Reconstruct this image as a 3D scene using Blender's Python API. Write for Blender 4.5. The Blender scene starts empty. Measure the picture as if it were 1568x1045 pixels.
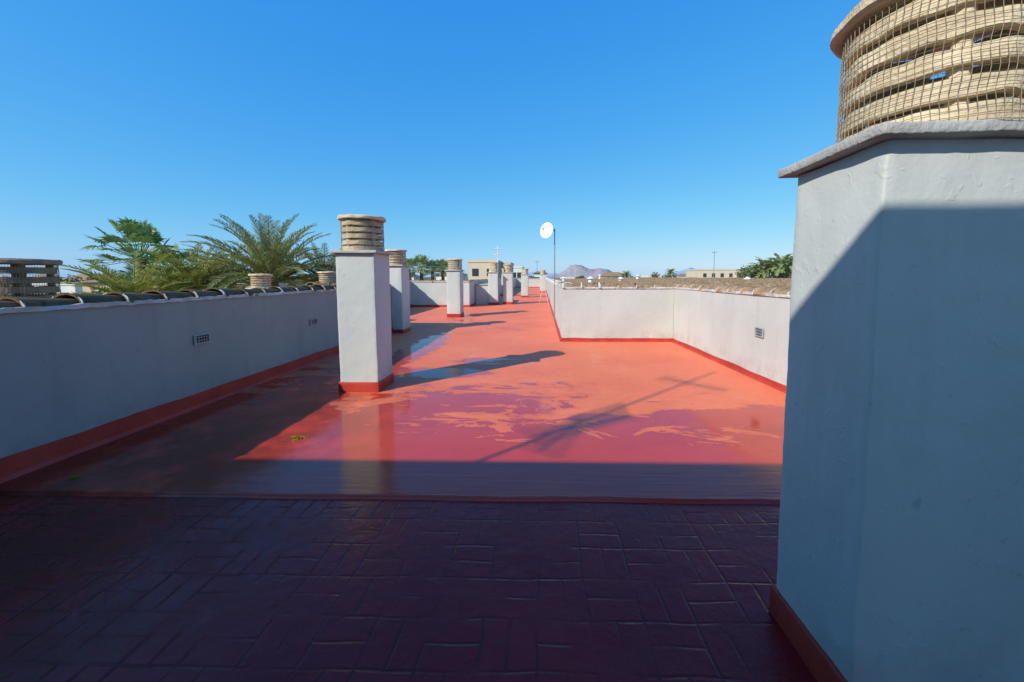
import bpy, bmesh, math, random
from mathutils import Vector, Matrix, noise
random.seed(7)
sc=bpy.context.scene
sc.view_settings.view_transform='Standard'
sc.view_settings.look='None'
sc.view_settings.exposure=0
COL=sc.collection

# ------------------------------------------------------------------ node helper
class NT:
    def __init__(s,name):
        s.mat=bpy.data.materials.new(name); s.mat.use_nodes=True
        s.t=s.mat.node_tree; s.n=s.t.nodes; s.l=s.t.links
        s.b=s.n.get('Principled BSDF'); s.out=s.n.get('Material Output')
        s.pos=s.n.new('ShaderNodeNewGeometry').outputs['Position']
    def put(s,sock,v):
        if isinstance(v,bpy.types.NodeSocket): s.l.new(v,sock)
        else:
            if isinstance(v,(tuple,list)) and len(v)==3 and sock.type=='RGBA': v=(*v,1)
            sock.default_value=v
    def m(s,op,a,b=None,c=None,clamp=False):
        n=s.n.new('ShaderNodeMath'); n.operation=op; n.use_clamp=clamp
        s.put(n.inputs[0],a)
        if b is not None: s.put(n.inputs[1],b)
        if c is not None: s.put(n.inputs[2],c)
        return n.outputs[0]
    def noise(s,scale,detail=4,rough=.55,dist=0,vec=None):
        n=s.n.new('ShaderNodeTexNoise'); n.inputs['Scale'].default_value=scale
        n.inputs['Detail'].default_value=detail; n.inputs['Roughness'].default_value=rough
        n.inputs['Distortion'].default_value=dist
        s.l.new(vec if vec is not None else s.pos,n.inputs['Vector'])
        return n.outputs[0]
    def vscale(s,v,xyz):
        n=s.n.new('ShaderNodeVectorMath'); n.operation='MULTIPLY'
        s.put(n.inputs[0],v); n.inputs[1].default_value=xyz
        return n.outputs[0]
    def sep(s,v=None):
        n=s.n.new('ShaderNodeSeparateXYZ'); s.l.new(v if v is not None else s.pos,n.inputs[0]); return n.outputs
    def comb(s,x,y,z=0.0):
        n=s.n.new('ShaderNodeCombineXYZ'); s.put(n.inputs[0],x); s.put(n.inputs[1],y); s.put(n.inputs[2],z); return n.outputs[0]
    def ss(s,v,a,b,lo=0.,hi=1.):
        n=s.n.new('ShaderNodeMapRange'); n.interpolation_type='SMOOTHSTEP'
        s.put(n.inputs[0],v); s.put(n.inputs[1],a); s.put(n.inputs[2],b); s.put(n.inputs[3],lo); s.put(n.inputs[4],hi)
        return n.outputs[0]
    def mix(s,f,a,b,mode='MIX'):
        n=s.n.new('ShaderNodeMix'); n.data_type='RGBA'; n.blend_type=mode
        s.put(n.inputs[0],f); s.put(n.inputs[6],a); s.put(n.inputs[7],b); return n.outputs[2]
    def fmix(s,f,a,b):
        n=s.n.new('ShaderNodeMix'); n.data_type='FLOAT'
        s.put(n.inputs[0],f); s.put(n.inputs[2],a); s.put(n.inputs[3],b); return n.outputs[0]
    def bump(s,h,strength=.3,dist=.01,normal=None):
        n=s.n.new('ShaderNodeBump'); s.put(n.inputs['Strength'],strength); n.inputs['Distance'].default_value=dist
        s.l.new(h,n.inputs['Height'])
        if normal is not None: s.l.new(normal,n.inputs['Normal'])
        return n.outputs[0]
    def fin(s,color=None,rough=None,normal=None,spec=None,metal=None):
        if color is not None: s.put(s.b.inputs['Base Color'],color)
        if rough is not None: s.put(s.b.inputs['Roughness'],rough)
        if normal is not None: s.l.new(normal,s.b.inputs['Normal'])
        if spec is not None: s.b.inputs['Specular IOR Level'].default_value=spec
        if metal is not None: s.b.inputs['Metallic'].default_value=metal
        return s.mat

def mat_generic(name,c1,c2,scale=3,rough=.8,bump=.3,bscale=40,bd=.004,spec=.3):
    t=NT(name); n=t.noise(scale,3); f=t.ss(n,.3,.7)
    nb=t.bump(t.noise(bscale,2),bump,bd) if bump>.06 else None
    return t.fin(t.mix(f,c1,c2),rough,nb,spec)

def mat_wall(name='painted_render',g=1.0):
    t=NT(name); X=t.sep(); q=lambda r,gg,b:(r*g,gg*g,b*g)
    big=t.ss(t.noise(.9,4,.6),.3,.7)
    streak=t.ss(t.noise(1.0,3,.65,vec=t.vscale(t.pos,(5,5,.5))),.48,.8)
    c=t.mix(big,q(.465,.480,.440),q(.53,.54,.495))
    c=t.mix(t.m('MULTIPLY',streak,.28),c,q(.34,.35,.33))
    spots=t.ss(t.noise(14,2,.6),.69,.76)
    c=t.mix(t.m('MULTIPLY',spots,.4),c,q(.28,.27,.26))
    low=t.ss(X[2],.42,.05)
    low=t.m('MULTIPLY',low,t.ss(t.noise(4,3,.7),.4,.65))
    c=t.mix(t.m('MULTIPLY',low,.4),c,q(.36,.27,.25))
    h=t.m('ADD',t.noise(7,2),t.m('MULTIPLY',t.noise(60,2,.6),.22))
    blis=t.ss(t.noise(18,1,.5,dist=1),.66,.72)
    h=t.m('ADD',h,t.m('MULTIPLY',blis,.16))
    return t.fin(c,.65,t.bump(h,.42,.012),.25)

def mat_redtrim():
    t=NT('red_waterproof_trim')
    f=t.ss(t.noise(3,4),.3,.7)
    c=t.mix(f,(.34,.030,.020),(.46,.050,.030))
    d=t.ss(t.noise(12,3,.7),.6,.72)
    c=t.mix(t.m('MULTIPLY',d,.4),c,(.18,.02,.015))
    return t.fin(c,.48,t.bump(t.noise(25,3),.5,.01),.25)

def algae_shade(t,c,x,y):  # algae blotches that also paint the shade of the left floor darker
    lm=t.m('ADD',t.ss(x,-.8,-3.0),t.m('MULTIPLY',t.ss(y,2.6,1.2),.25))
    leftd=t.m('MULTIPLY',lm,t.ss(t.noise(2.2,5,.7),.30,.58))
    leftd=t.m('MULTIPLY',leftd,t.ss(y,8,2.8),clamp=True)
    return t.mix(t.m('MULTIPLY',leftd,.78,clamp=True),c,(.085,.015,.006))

def mat_floor():
    t=NT('red_waterproof_floor_paint'); S=t.sep(); x,y=S[0],S[1]
    def blob(cx,cy,rx,ry,amp):
        dx=t.m('DIVIDE',t.m('SUBTRACT',x,cx),rx); dy=t.m('DIVIDE',t.m('SUBTRACT',y,cy),ry)
        r=t.m('SQRT',t.m('ADD',t.m('MULTIPLY',dx,dx),t.m('MULTIPLY',dy,dy)))
        return t.m('MULTIPLY',t.ss(r,1.0,.35),amp)
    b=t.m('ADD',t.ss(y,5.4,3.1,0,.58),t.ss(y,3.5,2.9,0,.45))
    b=t.m('ADD',b,t.m('MULTIPLY',t.ss(x,-2.3,-2.8),t.ss(y,9.0,4.5,0,.45)))  # extra wetness also darkens the strip shaded by the left parapet
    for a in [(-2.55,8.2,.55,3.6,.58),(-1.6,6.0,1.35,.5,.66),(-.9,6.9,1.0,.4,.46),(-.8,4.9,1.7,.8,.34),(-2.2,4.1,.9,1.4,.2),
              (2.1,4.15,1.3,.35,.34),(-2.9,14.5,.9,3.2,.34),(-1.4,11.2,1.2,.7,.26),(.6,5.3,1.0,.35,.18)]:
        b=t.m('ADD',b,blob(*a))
    n1=t.noise(1.5,7,.66,dist=.6,vec=t.vscale(t.pos,(.8,1.9,1)))
    n1=t.m('ADD',t.m('MULTIPLY',t.m('SUBTRACT',n1,.5),1.8),.5)
    w=t.m('ADD',n1,b)
    wet=t.ss(w,.86,.885)
    damp=t.ss(w,.62,1.0)
    edge=t.m('MULTIPLY',wet,t.ss(w,.98,.89))
    v=t.ss(t.noise(.7,4,.6),.3,.7)
    c=t.mix(v,(.80,.170,.070),(.88,.215,.095))
    fine=t.ss(t.noise(9,4,.7),.35,.75)
    c=t.mix(t.m('MULTIPLY',fine,.28),c,(.64,.115,.052))
    scuff=t.ss(t.noise(1.3,5,.7,dist=.6,vec=t.vscale(t.pos,(1,.35,1))),.55,.75)
    c=t.mix(t.m('MULTIPLY',scuff,.42),c,(.88,.34,.20))
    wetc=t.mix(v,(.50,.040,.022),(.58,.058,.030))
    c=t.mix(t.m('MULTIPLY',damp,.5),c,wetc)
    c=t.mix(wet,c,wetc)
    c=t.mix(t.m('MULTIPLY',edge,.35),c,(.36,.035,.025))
    c=algae_shade(t,c,x,y)
    dots=t.ss(t.noise(22,1,.5),.72,.77)
    c=t.mix(t.m('MULTIPLY',dots,.5),c,(.2,.08,.05))
    rid=t.noise(1.0,4,.6,vec=t.vscale(t.pos,(1.6,26,1)))
    midm=t.ss(y,3.5,2.7)
    hm=t.m('ADD',t.m('MULTIPLY',rid,t.m('MULTIPLY',midm,1.3)),t.m('MULTIPLY',t.noise(9,3,.6),.36))
    nb=t.bump(hm,t.fmix(wet,.5,t.fmix(midm,.11,.26)),.010)
    rw=t.fmix(t.ss(t.noise(4,3,.7),.38,.68),.07,.20)
    r=t.fmix(wet,t.fmix(damp,.62,.42),rw)
    return t.fin(c,r,nb,.40)

def mat_near():
    t=NT('old_painted_paving'); S=t.sep(); x,y=S[0],S[1]
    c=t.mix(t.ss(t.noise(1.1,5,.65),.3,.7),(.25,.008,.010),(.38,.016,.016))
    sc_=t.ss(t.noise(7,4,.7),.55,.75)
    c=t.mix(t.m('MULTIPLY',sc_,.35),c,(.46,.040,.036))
    c=algae_shade(t,c,x,y)
    a=.235
    wv=t.n.new('ShaderNodeTexNoise'); wv.inputs['Scale'].default_value=3.; wv.inputs['Detail'].default_value=1; t.l.new(t.pos,wv.inputs['Vector'])
    ws=t.sep(wv.outputs['Color'])
    gx=t.m('DIVIDE',t.m('ADD',x,t.m('MULTIPLY',ws[0],.04)),a); gy=t.m('DIVIDE',t.m('ADD',y,t.m('MULTIPLY',ws[1],.04)),a)
    par=t.m('FLOORED_MODULO',t.m('ADD',t.m('FLOOR',gx),t.m('FLOOR',gy)),2.0)
    fx=t.m('FRACT',gx); fy=t.m('FRACT',gy)
    u=t.fmix(par,fx,fy); v2=t.m('MULTIPLY',t.fmix(par,fy,fx),2.0); vv=t.m('FRACT',v2)
    eu=t.m('MINIMUM',u,t.m('SUBTRACT',1.0,u)); ev=t.m('MULTIPLY',t.m('MINIMUM',vv,t.m('SUBTRACT',1.0,vv)),.5)
    groove=t.ss(t.m('MINIMUM',eu,ev),.0,.05)
    gvis=t.ss(t.noise(2.6,3,.6),.38,.60)
    groove=t.fmix(gvis,.85,groove)
    wn=t.n.new('ShaderNodeTexWhiteNoise'); wn.noise_dimensions='3D'
    t.l.new(t.comb(t.m('FLOOR',gx),t.m('FLOOR',gy),t.m('FLOOR',v2)),wn.inputs['Vector'])
    hb=t.m('ADD',t.m('MULTIPLY',groove,.6),t.m('MULTIPLY',wn.outputs[0],.4))
    hb=t.m('ADD',hb,t.m('MULTIPLY',t.noise(13,3,.65),1.2))
    nb=t.bump(hb,.45,.010)
    c=t.mix(t.m('MULTIPLY',t.m('SUBTRACT',1.0,groove),.6),c,(.05,.004,.004))
    r=t.fmix(t.ss(t.noise(3,4,.7),.35,.68),.14,.40)
    return t.fin(c,r,nb,.24)

def mat_tile(name,c1,c2,c3):
    t=NT(name)
    c=t.mix(t.ss(t.noise(3.1,3),.35,.65),c1,c2)
    c=t.mix(t.ss(t.noise(13,3,.7),.50,.66),c,c3)
    return t.fin(c,.85,t.bump(t.noise(50,2),.5,.006),.2)

M={}
M['wall']=mat_wall(); M['wall_shade']=mat_wall('shade_toned_render',.60); M['tower']=mat_wall('white_tower_render',1.5)  # darker wall copy for the left parapet has its shade painted in
M['red']=mat_redtrim(); M['floor']=mat_floor(); M['near']=mat_near()
M['tile_l']=mat_tile('mossy_clay_tile',(.15,.09,.05),(.09,.075,.035),(.05,.052,.024))
M['tile_r']=mat_tile('sunbleached_clay_tile',(.38,.25,.135),(.27,.165,.09),(.15,.11,.065))
M['mortar']=mat_generic('white_mortar',(.60,.59,.55),(.42,.40,.36),8,.85,.5,40,.008)
M['slab']=mat_generic('cement_slab',(.34,.32,.29),(.45,.43,.40),4,.9,.6,50,.01)
M['pipe']=mat_generic('cast_concrete_vent',(.70,.58,.39),(.50,.40,.26),7,.9,.8,60,.008)
M['pipe_dark']=mat_generic('dark_concrete_vent',(.30,.23,.16),(.17,.13,.09),6,.9,.6,70,.006)  # darker brown tone of the vent concrete
M['wire']=mat_generic('rusty_wire',(.26,.19,.11),(.36,.29,.18),30,.6,.0)
M['white']=mat_generic('white_enamel',(.78,.78,.78),(.70,.70,.69),5,.35,.0)
M['metal']=mat_generic('galvanised_steel',(.35,.36,.37),(.25,.26,.27),15,.45,.0)
M['metal'].node_tree.nodes['Principled BSDF'].inputs['Metallic'].default_value=.6
M['grille']=mat_generic('grille_plastic',(.42,.42,.42),(.32,.32,.32),15,.5,.0)
M['dark']=mat_generic('hole_shade_black',(.02,.02,.02),(.03,.03,.03),5,.9,.0)
M['glass']=mat_generic('window_glass',(.03,.04,.05),(.05,.06,.07),.5,.12,.0)
M['trunk']=mat_generic('palm_trunk',(.16,.11,.07),(.09,.065,.045),6,.95,1.,12,.06)

def mat_leaf(name,c1,c2,c3,sc=1.5):
    t=NT(name)
    c=t.mix(t.ss(t.noise(sc,2),.35,.65),c1,c2)
    c=t.mix(t.ss(t.noise(sc*6,1),.5,.75),c,c3)
    t.fin(c,.45,None,.4)
    tr=t.n.new('ShaderNodeBsdfTranslucent'); t.put(tr.inputs[0],c)
    mx=t.n.new('ShaderNodeMixShader'); mx.inputs[0].default_value=.25
    t.l.new(t.b.outputs[0],mx.inputs[1]); t.l.new(tr.outputs[0],mx.inputs[2]); t.l.new(mx.outputs[0],t.out.inputs[0])
    return t.mat
M['date']=mat_leaf('date_palm_leaf',(.18,.22,.07),(.27,.30,.10),(.40,.36,.15))
M['fan']=mat_leaf('fan_palm_leaf',(.16,.27,.08),(.26,.38,.13),(.36,.40,.15))
M['far']=mat_leaf('distant_palm_leaf',(.20,.28,.10),(.30,.36,.14),(.36,.38,.18),.5)
M['yel']=mat_leaf('yellowing_palm_leaf',(.27,.30,.06),(.42,.40,.10),(.17,.22,.05))
M['tree']=mat_leaf('tree_foliage',(.07,.11,.04),(.14,.18,.06),(.20,.22,.08),.3)
M['moss']=mat_generic('moss',(.46,.28,.02),(.28,.18,.02),20,.95,.8)

# ------------------------------------------------------------------ mesh helpers
def empty(name,loc=(0,0,0)):
    e=bpy.data.objects.new(name,None); e.location=loc; e.empty_display_size=.3; COL.objects.link(e); return e
def mk(name,verts,faces,mats,midx=None,parent=None,smooth=False,loc=(0,0,0)):
    me=bpy.data.meshes.new(name); me.from_pydata([tuple(v) for v in verts],[],faces)
    if not isinstance(mats,(list,tuple)): mats=[mats]
    for m in mats: me.materials.append(m)
    if midx: me.polygons.foreach_set('material_index',midx)
    if smooth: me.polygons.foreach_set('use_smooth',[True]*len(me.polygons))
    me.update()
    o=bpy.data.objects.new(name,me); o.location=loc; COL.objects.link(o)
    if parent: o.parent=parent
    return o
def boxvf(x0,x1,y0,y1,z0,z1,V,F):
    b=len(V)
    V+=[(x0,y0,z0),(x1,y0,z0),(x1,y1,z0),(x0,y1,z0),(x0,y0,z1),(x1,y0,z1),(x1,y1,z1),(x0,y1,z1)]
    F+=[(b,b+3,b+2,b+1),(b+4,b+5,b+6,b+7),(b,b+1,b+5,b+4),(b+1,b+2,b+6,b+5),(b+2,b+3,b+7,b+6),(b+3,b,b+4,b+7)]
def box(name,x0,x1,y0,y1,z0,z1,mat,parent=None,bev=0,loc=(0,0,0)):
    V,F=[],[]; boxvf(x0,x1,y0,y1,z0,z1,V,F)
    o=mk(name,V,F,mat,parent=parent,loc=loc)
    if bev:
        m=o.modifiers.new('bevel','BEVEL'); m.width=bev; m.segments=2; m.limit_method='ANGLE'
    return o
def tube(V,F,p0,p1,r0,r1,n=8,cap=True):
    p0=Vector(p0);p1=Vector(p1); d=(p1-p0).normalized()
    a=d.orthogonal().normalized(); c=d.cross(a); b=len(V)
    for p,r in ((p0,r0),(p1,r1)):
        for i in range(n):
            t=2*math.pi*i/n; V.append(p+a*math.cos(t)*r+c*math.sin(t)*r)
    for i in range(n):
        j=(i+1)%n; F.append((b+i,b+j,b+n+j,b+n+i))
    if cap:
        F.append(tuple(b+i for i in reversed(range(n)))); F.append(tuple(b+n+i for i in range(n)))
def rough_box(name,x0,x1,y0,y1,z0,z1,mat,parent,res,amp,rad=.008,seed=0):
    bm=bmesh.new()
    bmesh.ops.create_cube(bm,size=1)
    for v in bm.verts:
        v.co=Vector((x0 if v.co.x<0 else x1,y0 if v.co.y<0 else y1,z0 if v.co.z<0 else z1))
    bmesh.ops.bevel(bm,geom=bm.edges[:],offset=rad,segments=2,affect='EDGES',profile=.5)
    for ax,(a,b) in enumerate(((x0,x1),(y0,y1),(z0,z1))):
        n=max(1,int((b-a)/res))
        for i in range(1,n):
            co=[0,0,0]; no=[0,0,0]; co[ax]=a+(b-a)*i/n; no[ax]=1
            bmesh.ops.bisect_plane(bm,geom=bm.verts[:]+bm.edges[:]+bm.faces[:],plane_co=co,plane_no=no)
    for v in bm.verts:
        p=v.co*3+Vector((seed,seed*2,0)); q=v.co*14+Vector((seed,0,seed))
        v.co+=noise.noise_vector(p)*amp+noise.noise_vector(q)*amp*.45
    me=bpy.data.meshes.new(name); bm.to_mesh(me); bm.free(); me.materials.append(mat)
    me.polygons.foreach_set('use_smooth',[True]*len(me.polygons))
    o=bpy.data.objects.new(name,me); COL.objects.link(o); o.parent=parent
    return o
def revolve(V,F,prof,n,cx=0,cy=0,z=0,jit=0):
    b=len(V); k=len(prof)
    for i in range(n):
        t=2*math.pi*i/n
        for r,h in prof:
            jr=jit*noise.noise(Vector((math.cos(t)*3,math.sin(t)*3,(z+h)*20)))
            V.append((cx+(r+jr)*math.cos(t),cy+(r+jr)*math.sin(t),z+h+jr*.7))
    for i in range(n):
        j=(i+1)%n
        for q in range(k):
            s=(q+1)%k
            F.append((b+i*k+q,b+j*k+q,b+j*k+s,b+i*k+s))

def vent_pipe(parent,cx,cy,z,r,h,n=48,mesh=True,rings=5,name='vent_pipe',mat=None):
    pitch=(h-.05)/rings; V,F=[],[]
    for i in range(rings):
        rh=pitch*(.64 if i else .76)
        revolve(V,F,[(r-.030,0),(r-.002,0),(r,rh*.06),(r,rh*.94),(r-.003,rh),(r-.030,rh)],n,cx,cy,z+i*pitch,.009)
    for k in range(4):
        t=math.pi/4+k*math.pi/2+.25; x=cx+(r-.045)*math.cos(t); y=cy+(r-.045)*math.sin(t)
        tube(V,F,(x,y,z),(x,y,z+h-.04),.028,.028,8)
    zz=z+h-.055
    revolve(V,F,[(.001,.0),(r+.03,.0),(r+.045,.008),(r+.045,.035),(r+.03,.048),(.001,.058)],n,cx,cy,zz,.010)
    o=mk(name,V,F,mat or M['pipe'],parent=parent,smooth=False)
    if mesh:
        V,F=[],[]; rr=r+.012; nu=int(2*math.pi*rr/.020); nv=int((h-.06)/.020)
        for j in range(nv+1):
            for i in range(nu):
                t=2*math.pi*i/nu
                jr=.004*noise.noise(Vector((math.cos(t)*2,math.sin(t)*2,j*.3)))
                V.append((cx+(rr+jr)*math.cos(t+.01*math.sin(j)),cy+(rr+jr)*math.sin(t+.01*math.sin(j)),z+.004+j*(h-.065)/nv))
        for j in range(nv):
            for i in range(nu):
                k=(i+1)%nu; F.append((j*nu+i,j*nu+k,(j+1)*nu+k,(j+1)*nu+i))
        w=mk('wire_mesh',V,F,M['wire'],parent=parent)
        m=w.modifiers.new('w','WIREFRAME'); m.thickness=.0026; m.use_replace=True; m.use_even_offset=False
    return o

def chimney(x,y,w,d,h,ph,near=False,mesh=True,base=.13,pr=.25,px=None,name='roof_chimney'):
    e=empty(name,(x,y,0))
    if near: rough_box('body',-w/2,w/2,-d/2,d/2,-.02,h,M['wall'],e,.035,.0055,seed=x*7)
    else: rough_box('body',-w/2,w/2,-d/2,d/2,-.02,h,M['wall'],e,.12,.006,.01,seed=x*7+y)
    rough_box('baseboard',-w/2-.014,w/2+.014,-d/2-.014,d/2+.014,-.03,base,M['red'],e,.05,.006,.006,seed=x+y)
    rough_box('cap_slab',-w/2-.05,w/2+.05,-d/2-.05,d/2+.05,h-.002,h+.035,M['slab'],e,.04,.006,.006,seed=y)
    vent_pipe(e,px or 0,0,h+.03,pr,ph,64 if near else 40,mesh)
    return e

# ------------------------------------------------------------------ camera
cam=bpy.data.cameras.new('camera'); co=bpy.data.objects.new('camera',cam); COL.objects.link(co)
cam.sensor_width=36; cam.lens=600/1568*36; cam.clip_start=.02; cam.clip_end=30000
co.location=(0,0,1.5); co.rotation_euler=(math.radians(90-4.6),0,math.radians(1.2))
cam.shift_x=-33/1568; cam.shift_y=-50/1568
sc.camera=co

# ------------------------------------------------------------------ light
tv=Vector((1.12,1.06,-1)).normalized()
elev=math.asin(-tv.z); az=math.atan2(-tv.x,-tv.y)
sl=bpy.data.lights.new('sun','SUN'); sl.energy=5.0; sl.angle=math.radians(.5); sl.color=(1,.96,.88)
so=bpy.data.objects.new('sun',sl); COL.objects.link(so); so.rotation_euler=tv.to_track_quat('-Z','Y').to_euler(); so.location=(-20,-20,25)
w=bpy.data.worlds.new('World'); sc.world=w; w.use_nodes=True
nt=w.node_tree; bg=nt.nodes['Background']; sky=nt.nodes.new('ShaderNodeTexSky'); sky.sky_type='NISHITA'
sky.sun_disc=False; sky.sun_elevation=elev; sky.sun_rotation=az%(2*math.pi)
sky.air_density=1.0; sky.dust_density=.4; sky.ozone_density=2.5; sky.altitude=20
sp=nt.nodes.new('ShaderNodeSeparateColor'); cb=nt.nodes.new('ShaderNodeCombineColor'); nt.links.new(sky.outputs[0],sp.inputs[0])
def wm(op,a,b):
    n=nt.nodes.new('ShaderNodeMath'); n.operation=op
    for s_,v in ((n.inputs[0],a),(n.inputs[1],b)):
        if isinstance(v,bpy.types.NodeSocket): nt.links.new(v,s_)
        else: s_.default_value=v
    return n.outputs[0]
STR=.13
for ch,(g,k) in enumerate(((1.25,.58),(.60,.75),(.18,.96))):
    v=wm('MULTIPLY',sp.outputs[ch],STR); v=wm('POWER',v,g); v=wm('MULTIPLY',v,k/STR); nt.links.new(v,cb.inputs[ch])
nt.links.new(cb.outputs[0],bg.inputs[0]); bg.inputs[1].default_value=STR

# ------------------------------------------------------------------ floor
fl=empty('rooftop_floor')
ys=[-5,-3,-1,0,.6,1.2,1.8,2.2,2.5,2.545,2.56,2.575,2.7,3,3.5,4,5,6,8,10,13,16,20,25,30,40,55.3]
nx=64
def sheet(name,ysel,mat):
    V,F=[],[]
    for Y in ysel:
        for i in range(nx+1):
            X=-8.0+i*(12.0)/nx
            wv=.012*noise.noise(Vector((X*1.5,0,0)))
            z=-.020 if Y<2.55 else (-.007 if Y<2.57 else 0)
            yy=Y+(wv if 2.5<Y<2.6 else 0)
            V.append((X,yy,z))
    for j in range(len(ysel)-1):
        for i in range(nx):
            a=j*(nx+1)+i; F.append((a,a+1,a+nx+2,a+nx+1))
    mk(name,V,F,mat,parent=fl)
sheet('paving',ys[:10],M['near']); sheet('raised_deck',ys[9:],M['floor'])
V,F=[],[]
for i in range(361):
    X=-3.98+i*7.2/360; j=noise.noise(Vector((X*6,1,0)))*.004; wv=.012*noise.noise(Vector((X*1.5,0,0)))
    for k in range(5):
        t=math.pi*k/4; V.append((X,2.572+wv-.014*math.cos(t)+j*.6,-.007+(.011+j)*math.sin(t)))
for i in range(360):
    for k in range(4): a=i*5+k; F.append((a,a+1,a+6,a+5))
mk('joint_bead',V,F,M['floor'],parent=fl,smooth=True)
bm_=empty('apartment_block')
plaster=mat_generic('cream_render',(.62,.55,.44),(.55,.49,.40),1.2,.85,.3)
box('mass_main',-8,3.9,-9,55.2,-9.2,-.05,plaster,bm_)
box('mass_side',3.902,12,-9,46,-9.2,1.0,plaster,bm_)

# ------------------------------------------------------------------ parapets
def coping(parent,p0,p1,z,mat,r=.11,L=.37,seed=1,lump_=False):
    rnd=random.Random(seed); p0=Vector((*p0,0));p1=Vector((*p1,0)); D=(p1-p0); n=max(1,int(D.length/L)); d=D.normalized(); s=Vector((-d.y,d.x,0))
    V,F,I=[],[],[]
    for i in range(n):
        a=p0+d*(i*D.length/n); b=p0+d*((i+1)*D.length/n+.04)
        r0=r*(1.12+rnd.uniform(-.06,.06)); r1=r*(.86+rnd.uniform(-.06,.06)); dz0=rnd.uniform(-.008,.008)+.012; off=rnd.uniform(-.012,.012)
        K=10; bb=len(V)
        for (p,rr,dz) in ((a,r0,dz0),(b,r1,dz0-.012)):
            for q in (1.0,.86):
                for k in range(K+1):
                    t=math.pi*k/K; V.append(p+s*(math.cos(t)*rr*q*1.2+off)+Vector((0,0,z-.01+dz+math.sin(t)*rr*q*.85)))
        m=K+1
        for k in range(K):
            F.append((bb+k,bb+k+1,bb+2*m+k+1,bb+2*m+k)); I.append(0)
            F.append((bb+k,bb+m+k,bb+m+k+1,bb+k+1)); I.append(0)
            F.append((bb+m+k,bb+3*m+k,bb+3*m+k+1,bb+m+k+1)); I.append(0)
            F.append((bb+2*m+k,bb+2*m+k+1,bb+3*m+k+1,bb+3*m+k)); I.append(0)
        wd=rnd.uniform(.008,.018)
        big=lump_ and rnd.random()<.4
        if big: wd=rnd.uniform(.02,.04)
        for side in (0,1):
            top=rnd.uniform(.15,.38); bb=len(V); K2=5
            if big: top=.5
            for q in range(4):
                for k in range(K2+1):
                    t=math.pi*top*k/K2
                    if side: t=math.pi-t
                    lump=1.0+rnd.uniform(-.02,.03); taper=1-(.2 if big else .7)*k/K2
                    rr=r0*(.97 if q in(0,3) else (1.16 if big else 1.035))*lump
                    V.append(a+d*(.004+(-wd+q*wd*.66)*taper)+s*(math.cos(t)*rr*1.2+off)+Vector((0,0,z-.012+dz0+math.sin(t)*rr*.85)))
            for q in range(3):
                for k in range(K2):
                    F.append((bb+q*(K2+1)+k,bb+q*(K2+1)+k+1,bb+(q+1)*(K2+1)+k+1,bb+(q+1)*(K2+1)+k)); I.append(1)
    mk('tile_coping',V,F,[mat,M['mortar']],I,parent=parent)
    V,F=[],[]; N=int(D.length/.06)
    for i in range(N+1):
        p=p0+D*(i/N)
        for sg,zz in ((-1,-.02),(-1,.018),(1,.018),(1,-.02)):
            j=rnd.uniform(-.008,.008)
            V.append(p+s*sg*(r*1.2+.010+j)+Vector((0,0,z+zz+j*.6)))
    for i in range(N):
        for k in range(3): a=i*4+k; F.append((a,a+1,a+5,a+4))
    mk('mortar_bed',V,F,M['mortar'],parent=parent)

def parapet(poly,h,baseh,cop=None,mat=None,seed=1,inner=None,wm_='wall'):
    e=empty('parapet_wall')
    P=[Vector((*p,0)) for p in poly]
    L1=(P[1]-P[0]).length; n=max(2,int(L1/.25)); V,F=[],[]
    nz=6
    for i in range(n+1):
        a=P[0].lerp(P[1],i/n); b=P[3].lerp(P[2],i/n)
        nn=(b-a).normalized()
        col=[]
        for k in range(nz+1): 
            z=-.02+(h+.02)*k/nz; col.append(a+Vector((0,0,z))+nn*.008*noise.noise(Vector((a.x*1.3+seed,a.y*1.3,z*2))))
        for k in range(nz+1):
            z=h-(h+.02)*k/nz; col.append(b+Vector((0,0,z)))
        V+=col
    m=2*(nz+1)
    for i in range(n):
        for k in range(m-1): a=i*m+k; F.append((a,a+1,a+m+1,a+m))
    F.append(tuple(range(m))); F.append(tuple(n*m+k for k in reversed(range(m))))
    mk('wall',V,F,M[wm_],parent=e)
    if inner and baseh:
        p0,p1,nn=[Vector((*q,0)) for q in inner]; N=int((p1-p0).length/.08); V,F=[],[]
        for i in range(N+1):
            p=p0.lerp(p1,i/N); j=noise.noise(Vector((p.x*2+seed,p.y*2,0)))*.012+noise.noise(Vector((p.x*9,p.y*9,seed)))*.005
            for o_,z in ((.045,.0),(.02,.03),(.014,baseh+j),(-.03,baseh+j+.006)): V.append(p+nn*o_+Vector((0,0,z)))
        for i in range(N):
            for k in range(3): a=i*4+k; F.append((a,a+1,a+5,a+4))
        mk('baseboard',V,F,M['red'],parent=e)
    if cop: coping(e,cop[0],cop[1],h,mat or M['tile_r'],seed=seed,lump_=seed in (4,7,8))
    return e
H=1.25
TL,TR=M['tile_l'],M['tile_r']
parapet([(-3.98,-5),(-3.98,11.3),(-4.23,11.3),(-4.23,-5)],H,.16,((-4.10,-5),(-4.10,11.2)),TL,1,((-3.98,-.9),(-3.98,11.3),(1,0)),'wall_shade')
parapet([(-4.232,11.3),(-6.5,11.3),(-6.5,11.05),(-4.232,11.05)],H,0,((-4.3,11.17),(-6.5,11.17)),TL,2)
parapet([(-6.502,11.05),(-6.502,19.4),(-6.75,19.4),(-6.75,11.05)],H,.12,((-6.62,11.1),(-6.62,19.5)),TR,3,((-6.5,11.3),(-6.5,19.4),(1,0)))
parapet([(-6.75,19.402),(-3.6,19.402),(-3.6,19.65),(-6.75,19.65)],H,.1,((-6.6,19.52),(-3.6,19.52)),TR,4,((-6.5,19.4),(-3.6,19.4),(0,-1)))
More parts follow.
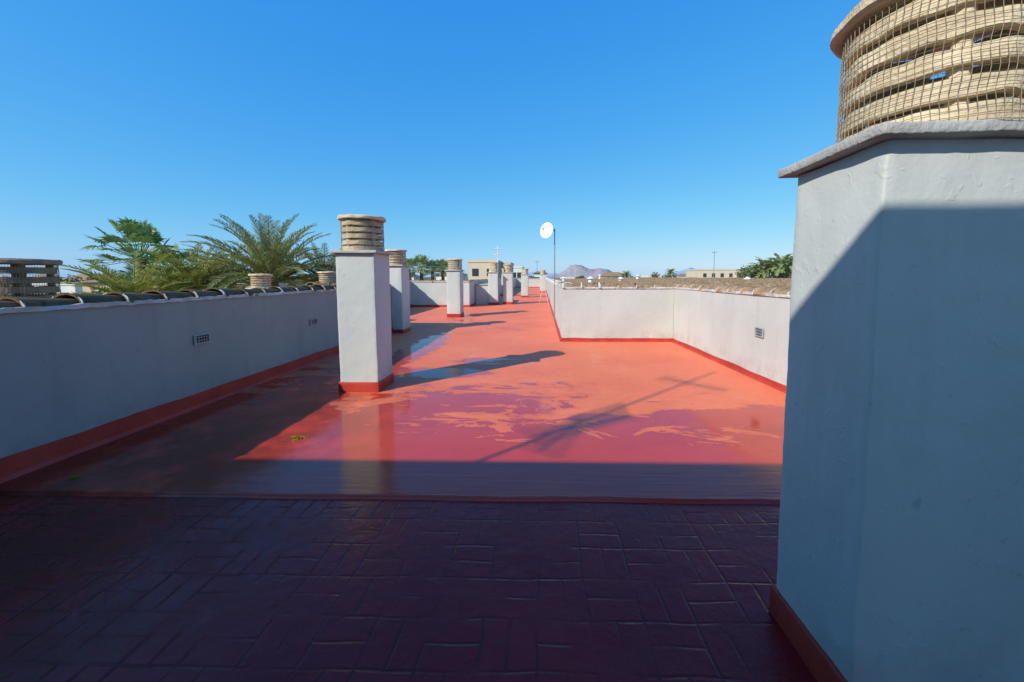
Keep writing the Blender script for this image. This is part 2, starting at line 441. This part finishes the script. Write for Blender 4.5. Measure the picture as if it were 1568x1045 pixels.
parapet([(-3.6,19.652),(-3.6,55),(-3.85,55),(-3.85,19.652)],H,.1,((-3.72,19.7),(-3.72,55)),TR,5,((-3.6,19.65),(-3.6,55),(1,0)))
parapet([(-3.85,55.002),(.95,55.002),(.95,55.25),(-3.85,55.25)],H,.1,((-3.8,55.1),(.7,55.1)),TR,6,((-3.6,55),(.5,55),(0,-1)))
parapet([(.47,55),(.47,9.302),(.72,9.302),(.72,55)],H,.08,((.6,9.3),(.6,55)),TR,7,((.47,9.1),(.47,55),(-1,0)))
parapet([(.47,9.05),(3.035,9.05),(3.035,9.3),(.47,9.3)],H,.08,((.5,9.17),(3.0,9.17)),TR,8,((.45,9.05),(3.03,9.05),(0,-1)))
parapet([(3.03,9.302),(3.57,-5),(3.82,-5),(3.28,9.302)],H+.003,.08,((3.155,9.25),(3.69,-5)),TR,9,((3.04,9.05),(3.57,-5),(-1,0)))

def grille(x,y,z,w,h,face):
    e=empty('wall_vent_grille',(x,y,z)); V,F=[],[]
    t=.012
    def b(y0,y1,z0,z1,d): boxvf(min(0,face*d),max(0,face*d),y0,y1,z0,z1,V,F)
    b(-w/2,w/2,h/2-t,h/2,.014); b(-w/2,w/2,-h/2,-h/2+t,.014); b(-w/2,-w/2+t,-h/2+t,h/2-t,.014); b(w/2-t,w/2,-h/2+t,h/2-t,.014)
    nc=6; nr=3
    for i in range(1,nc): yy=-w/2+w*i/nc; b(yy-.003,yy+.003,-h/2+t,h/2-t,.004)
    for i in range(1,nr): zz=-h/2+h*i/nr; b(-w/2+t,w/2-t,zz-.003,zz+.003,.003)
    mk('frame',V,F,M['grille'],parent=e)
    box('hole_shade',min(0,face*.002),max(0,face*.002),-w/2+t,w/2-t,-h/2+t,h/2-t,M['dark'],e)  # thin black plate paints in the unlit hole behind the bars
grille(-3.972,4.45,.78,.21,.11,1); grille(-3.972,6.7,.72,.21,.11,1); grille(3.155,5.7,.70,.21,.13,-1)

# ------------------------------------------------------------------ chimneys on the roof
chimney(1.485,1.47,.86,.43,1.92,.50,near=True,pr=.26,base=.11,px=-.095)
chimney(-2.38,5.22,.50,.50,1.80,.46,near=True,pr=.25)
chimney(-4.05+.1,10.6,.5,.6,1.78,.42,pr=.25,base=.1)
chimney(-3.27,14.75,.50,.6,1.72,.42,pr=.25)
chimney(-2.6,21.2,.52,.6,1.72,.5,mesh=False)
chimney(-1.85,21.6,.52,.6,1.72,.42,mesh=False)
chimney(-1.25,29,.52,.6,1.65,.42,mesh=False)
chimney(.1,38,.52,.6,1.7,.42,mesh=False)
chimney(-2.9,31,.52,.6,1.7,.42,mesh=False)
e=empty('roof_service_hut',(-3.15,22.6,0)); box('body',-.42,.42,-1.6,1.6,0,1.05,M['wall'],e,.01); box('lid',-.47,.47,-1.65,1.65,1.051,1.1,M['slab'],e,.01)

def loose_vent(x,y,z,r,h,below,mesh=True,mat=None,rings=5):
    e=empty('roof_vent',(x,y,0)); vent_pipe(e,0,0,z,r,h,40,mesh,rings,mat=mat)
    box('plinth',-r-.03,r+.03,-r-.03,r+.03,z-below,z,M['wall'],e,.01)
loose_vent(-5.28,3.86,1.24,.25,.44,.9,mat=M['pipe_dark'],rings=4)
loose_vent(-7.4,10.2,1.22,.22,.36,1.2)
loose_vent(-6.45,11.7,1.24+.06,.22,.36,1.3)

# ------------------------------------------------------------------ tiled roofs
def tile_roof(x0f,x1,y0,y1,z0,z1,mat,per=.24,amp=.045,course=.42,step=.05):
    e=empty('tiled_roof'); V,F=[],[]
    npy=int((y1-y0)/per)*6; nxx=int((x1-x0f(y0))/course); cols=nxx*2
    for j in range(npy+1):
        y=y0+(y1-y0)*j/npy; x0=x0f(y)
        ph=2*math.pi*(j/12)
        for i in range(cols+1):
            c=i//2; k=i%2
            f=(c+(0.0 if k==0 else .97))/nxx
            f=min(f,1); X=x0+(x1-x0)*f
            z=z0+(z1-z0)*f + amp*(abs(math.sin(ph/1))*1.6-.8) + (step if k==(0 if z1>z0 else 1) else 0)
            rr=noise.noise(Vector((c*3.3,(j//6)*1.7,1)))
            V.append((X+.05*rr,y,z+.014*rr))
    m=cols+1
    for j in range(npy):
        for i in range(cols): a=j*m+i; F.append((a,a+1,a+m+1,a+m))
    mk('tile_field',V,F,mat,parent=e)
    return e
tile_roof(lambda y:3.30+.0378*(9.3-y),10,-4,9.3,1.16,1.36,TR)
tile_roof(lambda y:.76,10,9.34,46,1.16,1.36,TR)
tile_roof(lambda y:-4.26,-8,-4,11,1.14,.35,TL)
e=empty('tiled_roof')
mk('back_slope',[(10,-4,1.36),(12,-4,.95),(12,46,.95),(10,46,1.36)],[(0,1,2,3)],TR,parent=e)
coping(e,(10,-4),(10,46),1.35,TR,seed=33)
for (x,y,h) in ((2.1,17,.32),(4.2,21,.3),(6.3,26,.45),(8.8,17,.3),(5.0,34,.5),(1.5,27,.3)):
    e=empty('white_vent_stack',(x,y,1.2)); V,F=[],[]
    tube(V,F,(0,0,-.1),(0,0,h-.1),.09,.09,14); tube(V,F,(0,0,h-.1),(0,0,h),.17,.03,14)
    mk('stack',V,F,M['white'],parent=e)

# ------------------------------------------------------------------ stair tower behind the camera
e=empty('stair_tower')
box('walls',-7.6,.7,-4.4,-.9,0,3.66,M['tower'],e)
box('roof_edge',-7.65,.75,-4.45,-.86,3.662,3.72,M['slab'],e)
box('door',-1.4,-.5,-.902,-.87,-.0,2.05,M['metal'],e)
def yagi(V,F,c,d,length,n,el):
    c=Vector(c); d=Vector(d).normalized(); s=Vector((-d.y,d.x,0))
    tube(V,F,c-d*length/2,c+d*length/2,.015,.015,6)
    for i in range(n):
        p=c-d*length/2+d*length*i/(n-1); L=el*(1.1-.5*i/n)
        tube(V,F,p-s*L,p+s*L,.009,.009,5)
e=empty('tv_antenna',(-5.35,-1.5,3.72)); V,F=[],[]
tube(V,F,(0,0,-.05),(0,0,3.5),.022,.015,8)
yagi(V,F,(.1,0,1.35),(.9,.5,0),1.2,12,.2)
yagi(V,F,(.1,0,1.15),(.5,.9,0),.9,10,.2)
for k in range(-3,4): tube(V,F,(.3+.02*k,.0,1.35+.07*k),(.3+.02*k,.5,1.35+.07*k),.015,.015,5)
yagi(V,F,(.1,0,2.85),(.7,-.7,0),.9,9,.22)
mk('mast',V,F,M['metal'],parent=e)

# ------------------------------------------------------------------ dish on pole
e=empty('satellite_dish',(.44,13.6,0)); V,F=[],[]
tube(V,F,(0,0,0),(0,0,3.15),.02,.018,10)
tube(V,F,(0,0,3.08),(-.14,-.05,3.06),.02,.02,8)
mk('pole',V,F,M['metal'],parent=e)
V,F=[],[]; n=28; rings=7; R=.27
ax=Vector((-.62,-.78,.15)).normalized(); a=ax.orthogonal().normalized(); b=ax.cross(a); c0=Vector((-.22,-.09,3.05))
for sgn,off in ((1,0),(1,-.012)):
    bb=len(V)
    for i in range(rings+1):
        rr=R*i/rings
        for k in range(n):
            t=2*math.pi*k/n; V.append(c0+ax*(off+.11*(rr/R)**2)+a*rr*math.cos(t)+b*rr*math.sin(t))
    for i in range(rings):
        for k in range(n): q=(k+1)%n; F.append((bb+i*n+k,bb+i*n+q,bb+(i+1)*n+q,bb+(i+1)*n+k))
for k in range(n): q=(k+1)%n; F.append((rings*n+k,rings*n+q,(2*rings+1)*n+q,(2*rings+1)*n+k))
mk('reflector',V,F,M['white'],parent=e,smooth=True)
V,F=[],[]; f=c0+ax*.30
tube(V,F,c0+ax*.1-a*R,f,.006,.006,6); tube(V,F,f-ax*.03,f+ax*.03,.022,.022,10)
mk('feed_arm',V,F,M['grille'],parent=e)
e=empty('tv_antenna',(-2.45,22.0,0)); V,F=[],[]
tube(V,F,(0,0,0),(0,0,3.2),.025,.02,8); yagi(V,F,(.05,0,3.05),(1,.3,0),.5,7,.2); yagi(V,F,(.0,0,2.75),(.3,1,0),.5,6,.18)
mk('mast',V,F,M['white'],parent=e)
e=empty('white_trestle',(.12,22.5,0)); V,F=[],[]
for sx in (-.12,.12):
    for sy in (-.2,.2): tube(V,F,(sx*2.2,sy*1.4,0),(sx*.6,sy,.8),.016,.016,6)
tube(V,F,(-.2,0,.8),(.2,0,.8),.025,.025,6); tube(V,F,(-.22,-.24,.3),(.22,.24,.3),.012,.012,6)
mk('frame',V,F,M['mortar'],parent=e)

def clump(x,y,r,z=0):
    V,F=[],[]
    for i in range(420):
        t=random.random()*6.28; q=r*math.sqrt(random.random())*(1+.35*math.sin(3*t)); p=Vector((x+q*math.cos(t)*1.5,y+q*math.sin(t),z))
        h=r*.25*max(0,1-q/r)+.006; d=Vector((random.uniform(-1,1),random.uniform(-1,1),0))*.008
        b=len(V); V+=[p-d,p+d,p+Vector((random.uniform(-.01,.01),random.uniform(-.01,.01),h))]; F.append((b,b+1,b+2))
    mk('moss_clump',V,F,M['moss'])
clump(-2.27,3.5,.05); clump(-3.5,2.75,.02)

# ------------------------------------------------------------------ terrain, hills
t=NT('dry_ground'); c=t.mix(t.ss(t.noise(.02,6),.35,.65),(.22,.18,.12),(.10,.12,.06)); M['ground']=t.fin(c,.95,None,.1)
V=[];F=[]; N=64; rad=[.0,60,200,600,1500,4000,16000]
V.append((0,0,-9.25))
for r in rad[1:]:
    for i in range(N): V.append((r*math.cos(2*math.pi*i/N),r*math.sin(2*math.pi*i/N),-9.25))
for i in range(N): F.append((0,1+i,1+(i+1)%N))
for k in range(len(rad)-2):
    for i in range(N): a=1+k*N+i; b=1+k*N+(i+1)%N; F.append((a,a+N,b+N,b))
mk('ground',V,F,M['ground'])
def hill(t0,t1,D,prof,col1,col2,name='hill'):
    tt=NT(name+'_hazed_rock'); c=tt.mix(tt.ss(tt.noise(.006,6,.7),.35,.65),col1,col2); mt=tt.fin(c,1.,None,0)  # distance haze is mixed into the rock colours
    V,F=[],[]; n=90; rows=14
    for j in range(rows+1):
        for i in range(n+1):
            s=i/n; k=s*(len(prof)-1); a=int(min(k,len(prof)-2)); h=prof[a]*(1-(k-a))+prof[a+1]*(k-a)
            tn=t0+(t1-t0)*s; d=D*(1+.02*j); up=math.sin(math.pi*j/rows*.999)
            z=-9.3+(h*D+9)*up*(1+.10*noise.fractal(Vector((s*9,j*.45,D*.001)),.8,2.,4))
            V.append((tn*d,d,z))
    for j in range(rows):
        for i in range(n): a=j*(n+1)+i; F.append((a,a+1,a+n+2,a+n+1))
    mk(name,V,F,mt)
hill(.01,.21,3500,[0,.004,.008,.019,.031,.036,.032,.025,.021,.025,.023,.014,.006,0],(.36,.31,.30),(.27,.26,.28))
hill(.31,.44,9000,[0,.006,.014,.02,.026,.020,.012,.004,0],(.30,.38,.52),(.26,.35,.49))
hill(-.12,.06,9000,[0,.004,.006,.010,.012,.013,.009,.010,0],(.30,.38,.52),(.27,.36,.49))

# ------------------------------------------------------------------ houses
hm=[mat_generic('house_render_white',(.72,.70,.66),(.62,.60,.56),.5,.9,.0),
    mat_generic('house_render_beige',(.62,.52,.38),(.55,.46,.34),.5,.9,.0),
    mat_generic('house_render_pink',(.60,.42,.33),(.52,.38,.30),.5,.9,.0)]
def house(t0,t1,D,top,depth,mi,kind='flat',name='town_house'):
    x0,x1=t0*D,t1*D; w_=x1-x0; e=empty(name,((x0+x1)/2,D,-9.25)); hh=top+9.25
    box('walls',-w_/2,w_/2,0,depth,0,hh,hm[mi],e)
    if kind=='flat':
        V,F=[],[]; boxvf(-w_/2-.1,w_/2+.1,-.1,.12,hh+.002,hh+.35,V,F); boxvf(-w_/2-.1,-w_/2+.12,.122,depth,hh+.002,hh+.35,V,F); boxvf(w_/2-.12,w_/2+.1,.122,depth,hh+.002,hh+.35,V,F)
        mk('roof_parapet',V,F,hm[mi],parent=e)
    else:
        V=[(-w_/2-.4,-.4,hh+.003),(w_/2+.4,-.4,hh+.003),(w_/2+.4,depth+.4,hh+.003),(-w_/2-.4,depth+.4,hh+.003),(-w_/2+w_*.25,depth/2,hh+w_*.16),(w_/2-w_*.25,depth/2,hh+w_*.16)]
        mk('roof',V,[(0,1,5,4),(1,2,5),(2,3,4,5),(3,0,4),(0,3,2,1)],TR,parent=e)
    V,F=[],[]; nf=max(1,int(hh/3)); nw=max(2,int(w_/2.6))
    for f in range(nf):
        for i in range(nw):
            cx=-w_/2+w_*(i+.5)/nw; z=hh-2.1-f*3
            if z<.5: continue
            boxvf(cx-.5,cx+.5,-.03,.0-.002,z,z+1.15,V,F)
    mk('windows',V,F,M['glass'],parent=e)
house(-.188,-.113,60,1.5+2.2,8,1); house(-.111,-.080,66,1.5+2.1,7,1); house(-.078,-.05,85,1.5+1.9,8,0)
house(-.02,.012,95,1.5+.9,9,0,'hip')
house(-1.20,-1.06,42,.9,9,2,'hip'); house(-1.05,-.98,55,.6,7,0); house(-1.33,-1.22,50,.4,8,0)
house(.40,.53,120,1.5+2.0,12,1); house(.27,.34,150,1.5+.4,12,0); house(.05,.10,190,1.5-.4,12,0); house(.15,.22,190,1.5+.2,12,2,'hip')
house(.56,.64,110,1.5+1.4,12,0); house(.35,.39,200,1.9,12,0,'hip'); house(-.27,-.21,75,1.9,8,0,'hip')
house(-.60,-.50,80,1.0,10,0); house(-.80,-.70,70,.8,10,2,'hip')
rnd=random.Random(5)
for i in range(16):
    tn=rnd.uniform(-1.4,1.5); D=rnd.uniform(140,330)
    if .0<tn<.2: D=330
    house(tn,tn+rnd.uniform(10,20)/D,D,1.5+rnd.uniform(-2,.6),12,rnd.choice([0,0,1,2]),rnd.choice(['flat','hip']))
def lamp(tn,D,top):
    e=empty('street_lamp',(tn*D,D,-9.25)); V,F=[],[]
    tube(V,F,(0,0,0),(0,0,top+9.25),.12,.07,8); boxvf(-.6,.6,-.12,.12,top+9.25,top+9.40,V,F); mk('pole',V,F,M['metal'],parent=e)
lamp(.433,110,8.2); lamp(-.012,120,6)

# ------------------------------------------------------------------ vegetation
def frond(V,F,base,az,el,L,droop,nl,ll,rnd,wid=.035):
    p=Vector(base); seg=12; pts=[p.copy()]; dirs=[]
    e_=el
    for i in range(seg):
        d=Vector((math.cos(az)*math.cos(e_),math.sin(az)*math.cos(e_),math.sin(e_))); dirs.append(d)
        p=p+d*(L/seg); pts.append(p.copy()); e_-=droop/seg*(.5+1.2*i/seg)
    dirs.append(dirs[-1])
    side=Vector((-math.sin(az),math.cos(az),0))
    for i in range(seg):
        r0=.03*(1-i/seg)+.006; b=len(V); up=side.cross(dirs[i])
        V+= [pts[i]-side*r0,pts[i]+side*r0,pts[i+1]+side*r0*.9,pts[i+1]-side*r0*.9,pts[i]-up*r0*1.3,pts[i+1]-up*r0*1.2]
        F+=[(b,b+1,b+2,b+3),(b,b+3,b+5,b+4),(b+1,b+4,b+5,b+2)]
    for i in range(nl):
        t=.12+.88*(i+.5)/nl; k=t*seg; a=int(min(k,seg-1)); q=pts[a].lerp(pts[a+1],k-a); d=dirs[a]; up=(side.cross(d))*-1
        if up.z<0: up=-up
        l=ll*math.sin(math.pi*min(1,(t*.82+.14)))**.7*rnd.uniform(.8,1.1)
        for sg in (-1,1):
            v=(d*rnd.uniform(.6,.95)+side*sg*rnd.uniform(.55,.85)+up*rnd.uniform(.1,.45)).normalized()
            mid=q+v*l*.5; tip=q+v*l+Vector((0,0,-l*rnd.uniform(.02,.18))); wv=d*wid*.5
            b=len(V); V+=[q-wv*.6,q+wv*.6,mid+wv,tip,mid-wv]; F+=[(b,b+1,b+2,b+3,b+4)]
def trunk(parent,base,top,r0,r1):
    V,F=[],[]; n=12; seg=max(6,int((Vector(top)-Vector(base)).length/.35)); B=Vector(base);T=Vector(top)
    for i in range(seg+1):
        s=i/seg; p=B.lerp(T,s); 
        for q in (0,1):
            r=(r0+(r1-r0)*s)*(1.0 if q==0 else 1.14)
            for k in range(n): t=2*math.pi*k/n+(.2*i); V.append(p+Vector((r*math.cos(t),r*math.sin(t),.0 if q==0 else .14)))
    for i in range(2*(seg+1)-1):
        for k in range(n): a=i*n+k; b=i*n+(k+1)%n; F.append((a,b,b+n,a+n))
    mk('trunk',V,F,M['trunk'],parent=parent)
def date_palm(x,y,z,L,nf,seed,mat,nl=44,ll=.5,elr=(-.35,1.45),droop=1.3,r=.28,wid=.035):
    rnd=random.Random(seed); e=empty('date_palm_tree',(x,y,-9.25)); zz=z+9.25
    trunk(e,(0,0,0),(0,0,zz),r*1.2,r)
    V,F=[],[]
    for i in range(nf):
        s=(i+.5)/nf; el=elr[1]+(elr[0]-elr[1])*s+rnd.uniform(-.12,.12); az=i*2.39996+rnd.uniform(-.2,.2)
        frond(V,F,(.12*math.cos(az),.12*math.sin(az),zz+rnd.uniform(-.1,.15)),az,el,L*rnd.uniform(.85,1.1),droop*rnd.uniform(.6,1.2),nl,ll,rnd,wid)
    mk('crown',V,F,mat,parent=e); return e
def fan_palm(x,y,z,R,nf,seed,mat,r=.2,nb=22,ps=.60,fs=.46):
    rnd=random.Random(seed); e=empty('fan_palm_tree',(x,y,-9.25)); zz=z+9.25
    trunk(e,(0,0,0),(0,0,zz),r*1.4,r); V,F=[],[]
    for i in range(nf):
        s=(i+.5)/nf; el=1.45-1.9*s+rnd.uniform(-.15,.15); az=i*2.39996+rnd.uniform(-.2,.2)
        d=Vector((math.cos(az)*math.cos(el),math.sin(az)*math.cos(el),math.sin(el))); side=Vector((-math.sin(az),math.cos(az),0))
        up=side.cross(d)*-1
        if up.z<0: up=-up
        b0=Vector((0,0,zz)); hub=b0+d*R*ps*rnd.uniform(.75,1.2); tube(V,F,b0,hub,.022,.014,4,False)
        tilt=rnd.uniform(-.7,.9)
        dd=(d+up*tilt).normalized()
        for k in range(nb):
            a=-1.9+3.8*(k+.5)/nb+rnd.uniform(-.05,.05); v=(dd*math.cos(a)+side*math.sin(a)+up*.12*abs(math.sin(a))).normalized()
            l=R*fs*(1-.12*abs(a))*rnd.uniform(.85,1.1); pw=v.cross(up).normalized()*(l*.075)
            mid=hub+v*l*.6; tip=hub+v*l+Vector((0,0,-l*rnd.uniform(.05,.3)))
            b=len(V); V+=[hub,mid+pw,tip,mid-pw]; F.append((b,b+1,b+2,b+3))
    mk('crown',V,F,mat,parent=e)
K=lambda px,D:((px-817)/600-.0209)*D
date_palm(K(410,18),18,1.25,3.5,66,11,M['date'],50,.52,(-.05,1.5),.95,wid=.045)
date_palm(K(290,17),17,.95,2.3,44,12,M['yel'],40,.42,(-.1,1.4),1.0,wid=.045)
date_palm(K(190,15),15,.45,2.3,46,13,M['yel'],40,.45,(-.1,1.3),1.1,wid=.045)
date_palm(K(495,20),20,1.2,2.3,44,14,M['date'],36,.4,(-.2,1.4),1.0)
date_palm(K(345,22),22,1.1,2.9,48,15,M['date'],36,.45,(-.1,1.4),1.0)
fan_palm(K(205,19),19,2.35,1.9,46,21,M['fan'],ps=.72,fs=.36)
fan_palm(K(248,21),21,1.6,1.7,36,22,M['fan'],ps=.70,fs=.36)
for px,D,top in ((606,44,2.6),(626,48,2.8),(645,46,3.0),(662,50,2.7),(678,47,2.6)):
    fan_palm(K(px,D),D,top-.5,1.7,34,px,M['far'],.18,14)
for px,D,top in ((1165,62,3.4),(1190,60,3.8),(1150,70,2.8),(1203,66,4.0),(1178,74,3.9),(1025,150,3.5),(958,170,3.0),(1062,160,3.2)):
    date_palm(K(px,D),D,top-.8,2.4 if D<100 else 2.6,34,px,M['far'],18,.7,r=.3,wid=.16)
def tree_mass(name,items,leaf):
    V,F=[],[]; T,TF=[],[]; rnd=random.Random(len(items)+int(items[0][1]))
    e=empty(name)
    for (x,y,top,R) in items:
        tube(T,TF,(x,y,-9.3),(x,y,top-R*.8),.22,.1,6)
        for k in range(4):
            a=rnd.random()*6.28; tube(T,TF,(x,y,top-R*1.6),(x+math.cos(a)*R*.6,y+math.sin(a)*R*.6,top-R*.5),.09,.03,5,False)
        nc=rnd.randint(9,14)
        for c in range(nc):
            cc=Vector((x+rnd.gauss(0,.42)*R,y+rnd.gauss(0,.42)*R,top-R+rnd.uniform(-.7,.65)*R)); cr=R*rnd.uniform(.28,.45)
            for q in range(42):
                d=Vector((rnd.gauss(0,1),rnd.gauss(0,1),rnd.gauss(0,.8))).normalized()*cr*rnd.uniform(.6,1.1)
                p=cc+d; a=Vector((rnd.uniform(-1,1),rnd.uniform(-1,1),rnd.uniform(-1,1))).normalized()*leaf; b_=a.cross(Vector((rnd.uniform(-1,1),rnd.uniform(-1,1),rnd.uniform(-1,1)))).normalized()*leaf*.6
                b=len(V); V+=[p-a,p+b_,p+a,p-b_]; F.append((b,b+1,b+2,b+3))
    mk('trunks',T,TF,M['trunk'],parent=e); mk('foliage',V,F,M['tree'],parent=e)
rnd=random.Random(3)
tree_mass('distant_trees',[(K(px,D),D,1.8+rnd.uniform(-.4,1.5)*D/110,rnd.uniform(2.0,3.0)*D/110) for px,D in [(rnd.uniform(880,1320),rnd.uniform(140,260)) for _ in range(64)]],.45)
tree_mass('distant_trees',[(K(px,D),D,1.5+rnd.uniform(-.8,.8),rnd.uniform(2.,3.2)) for px,D in [(rnd.uniform(-250,840),rnd.uniform(85,170)) for _ in range(70)]],.3)
tree_mass('garden_trees',[(K(px,D),D,2.4+rnd.uniform(-.2,1.5),rnd.uniform(1.8,2.6)) for px,D in [(rnd.uniform(1130,1330),rnd.uniform(60,85)) for _ in range(24)]],.18)
tree_mass('garden_trees',[(K(px,D),D,rnd.uniform(-.2,.9),rnd.uniform(1.6,2.4)) for px,D in [(rnd.uniform(-60,620),rnd.uniform(28,50)) for _ in range(22)]],.14)
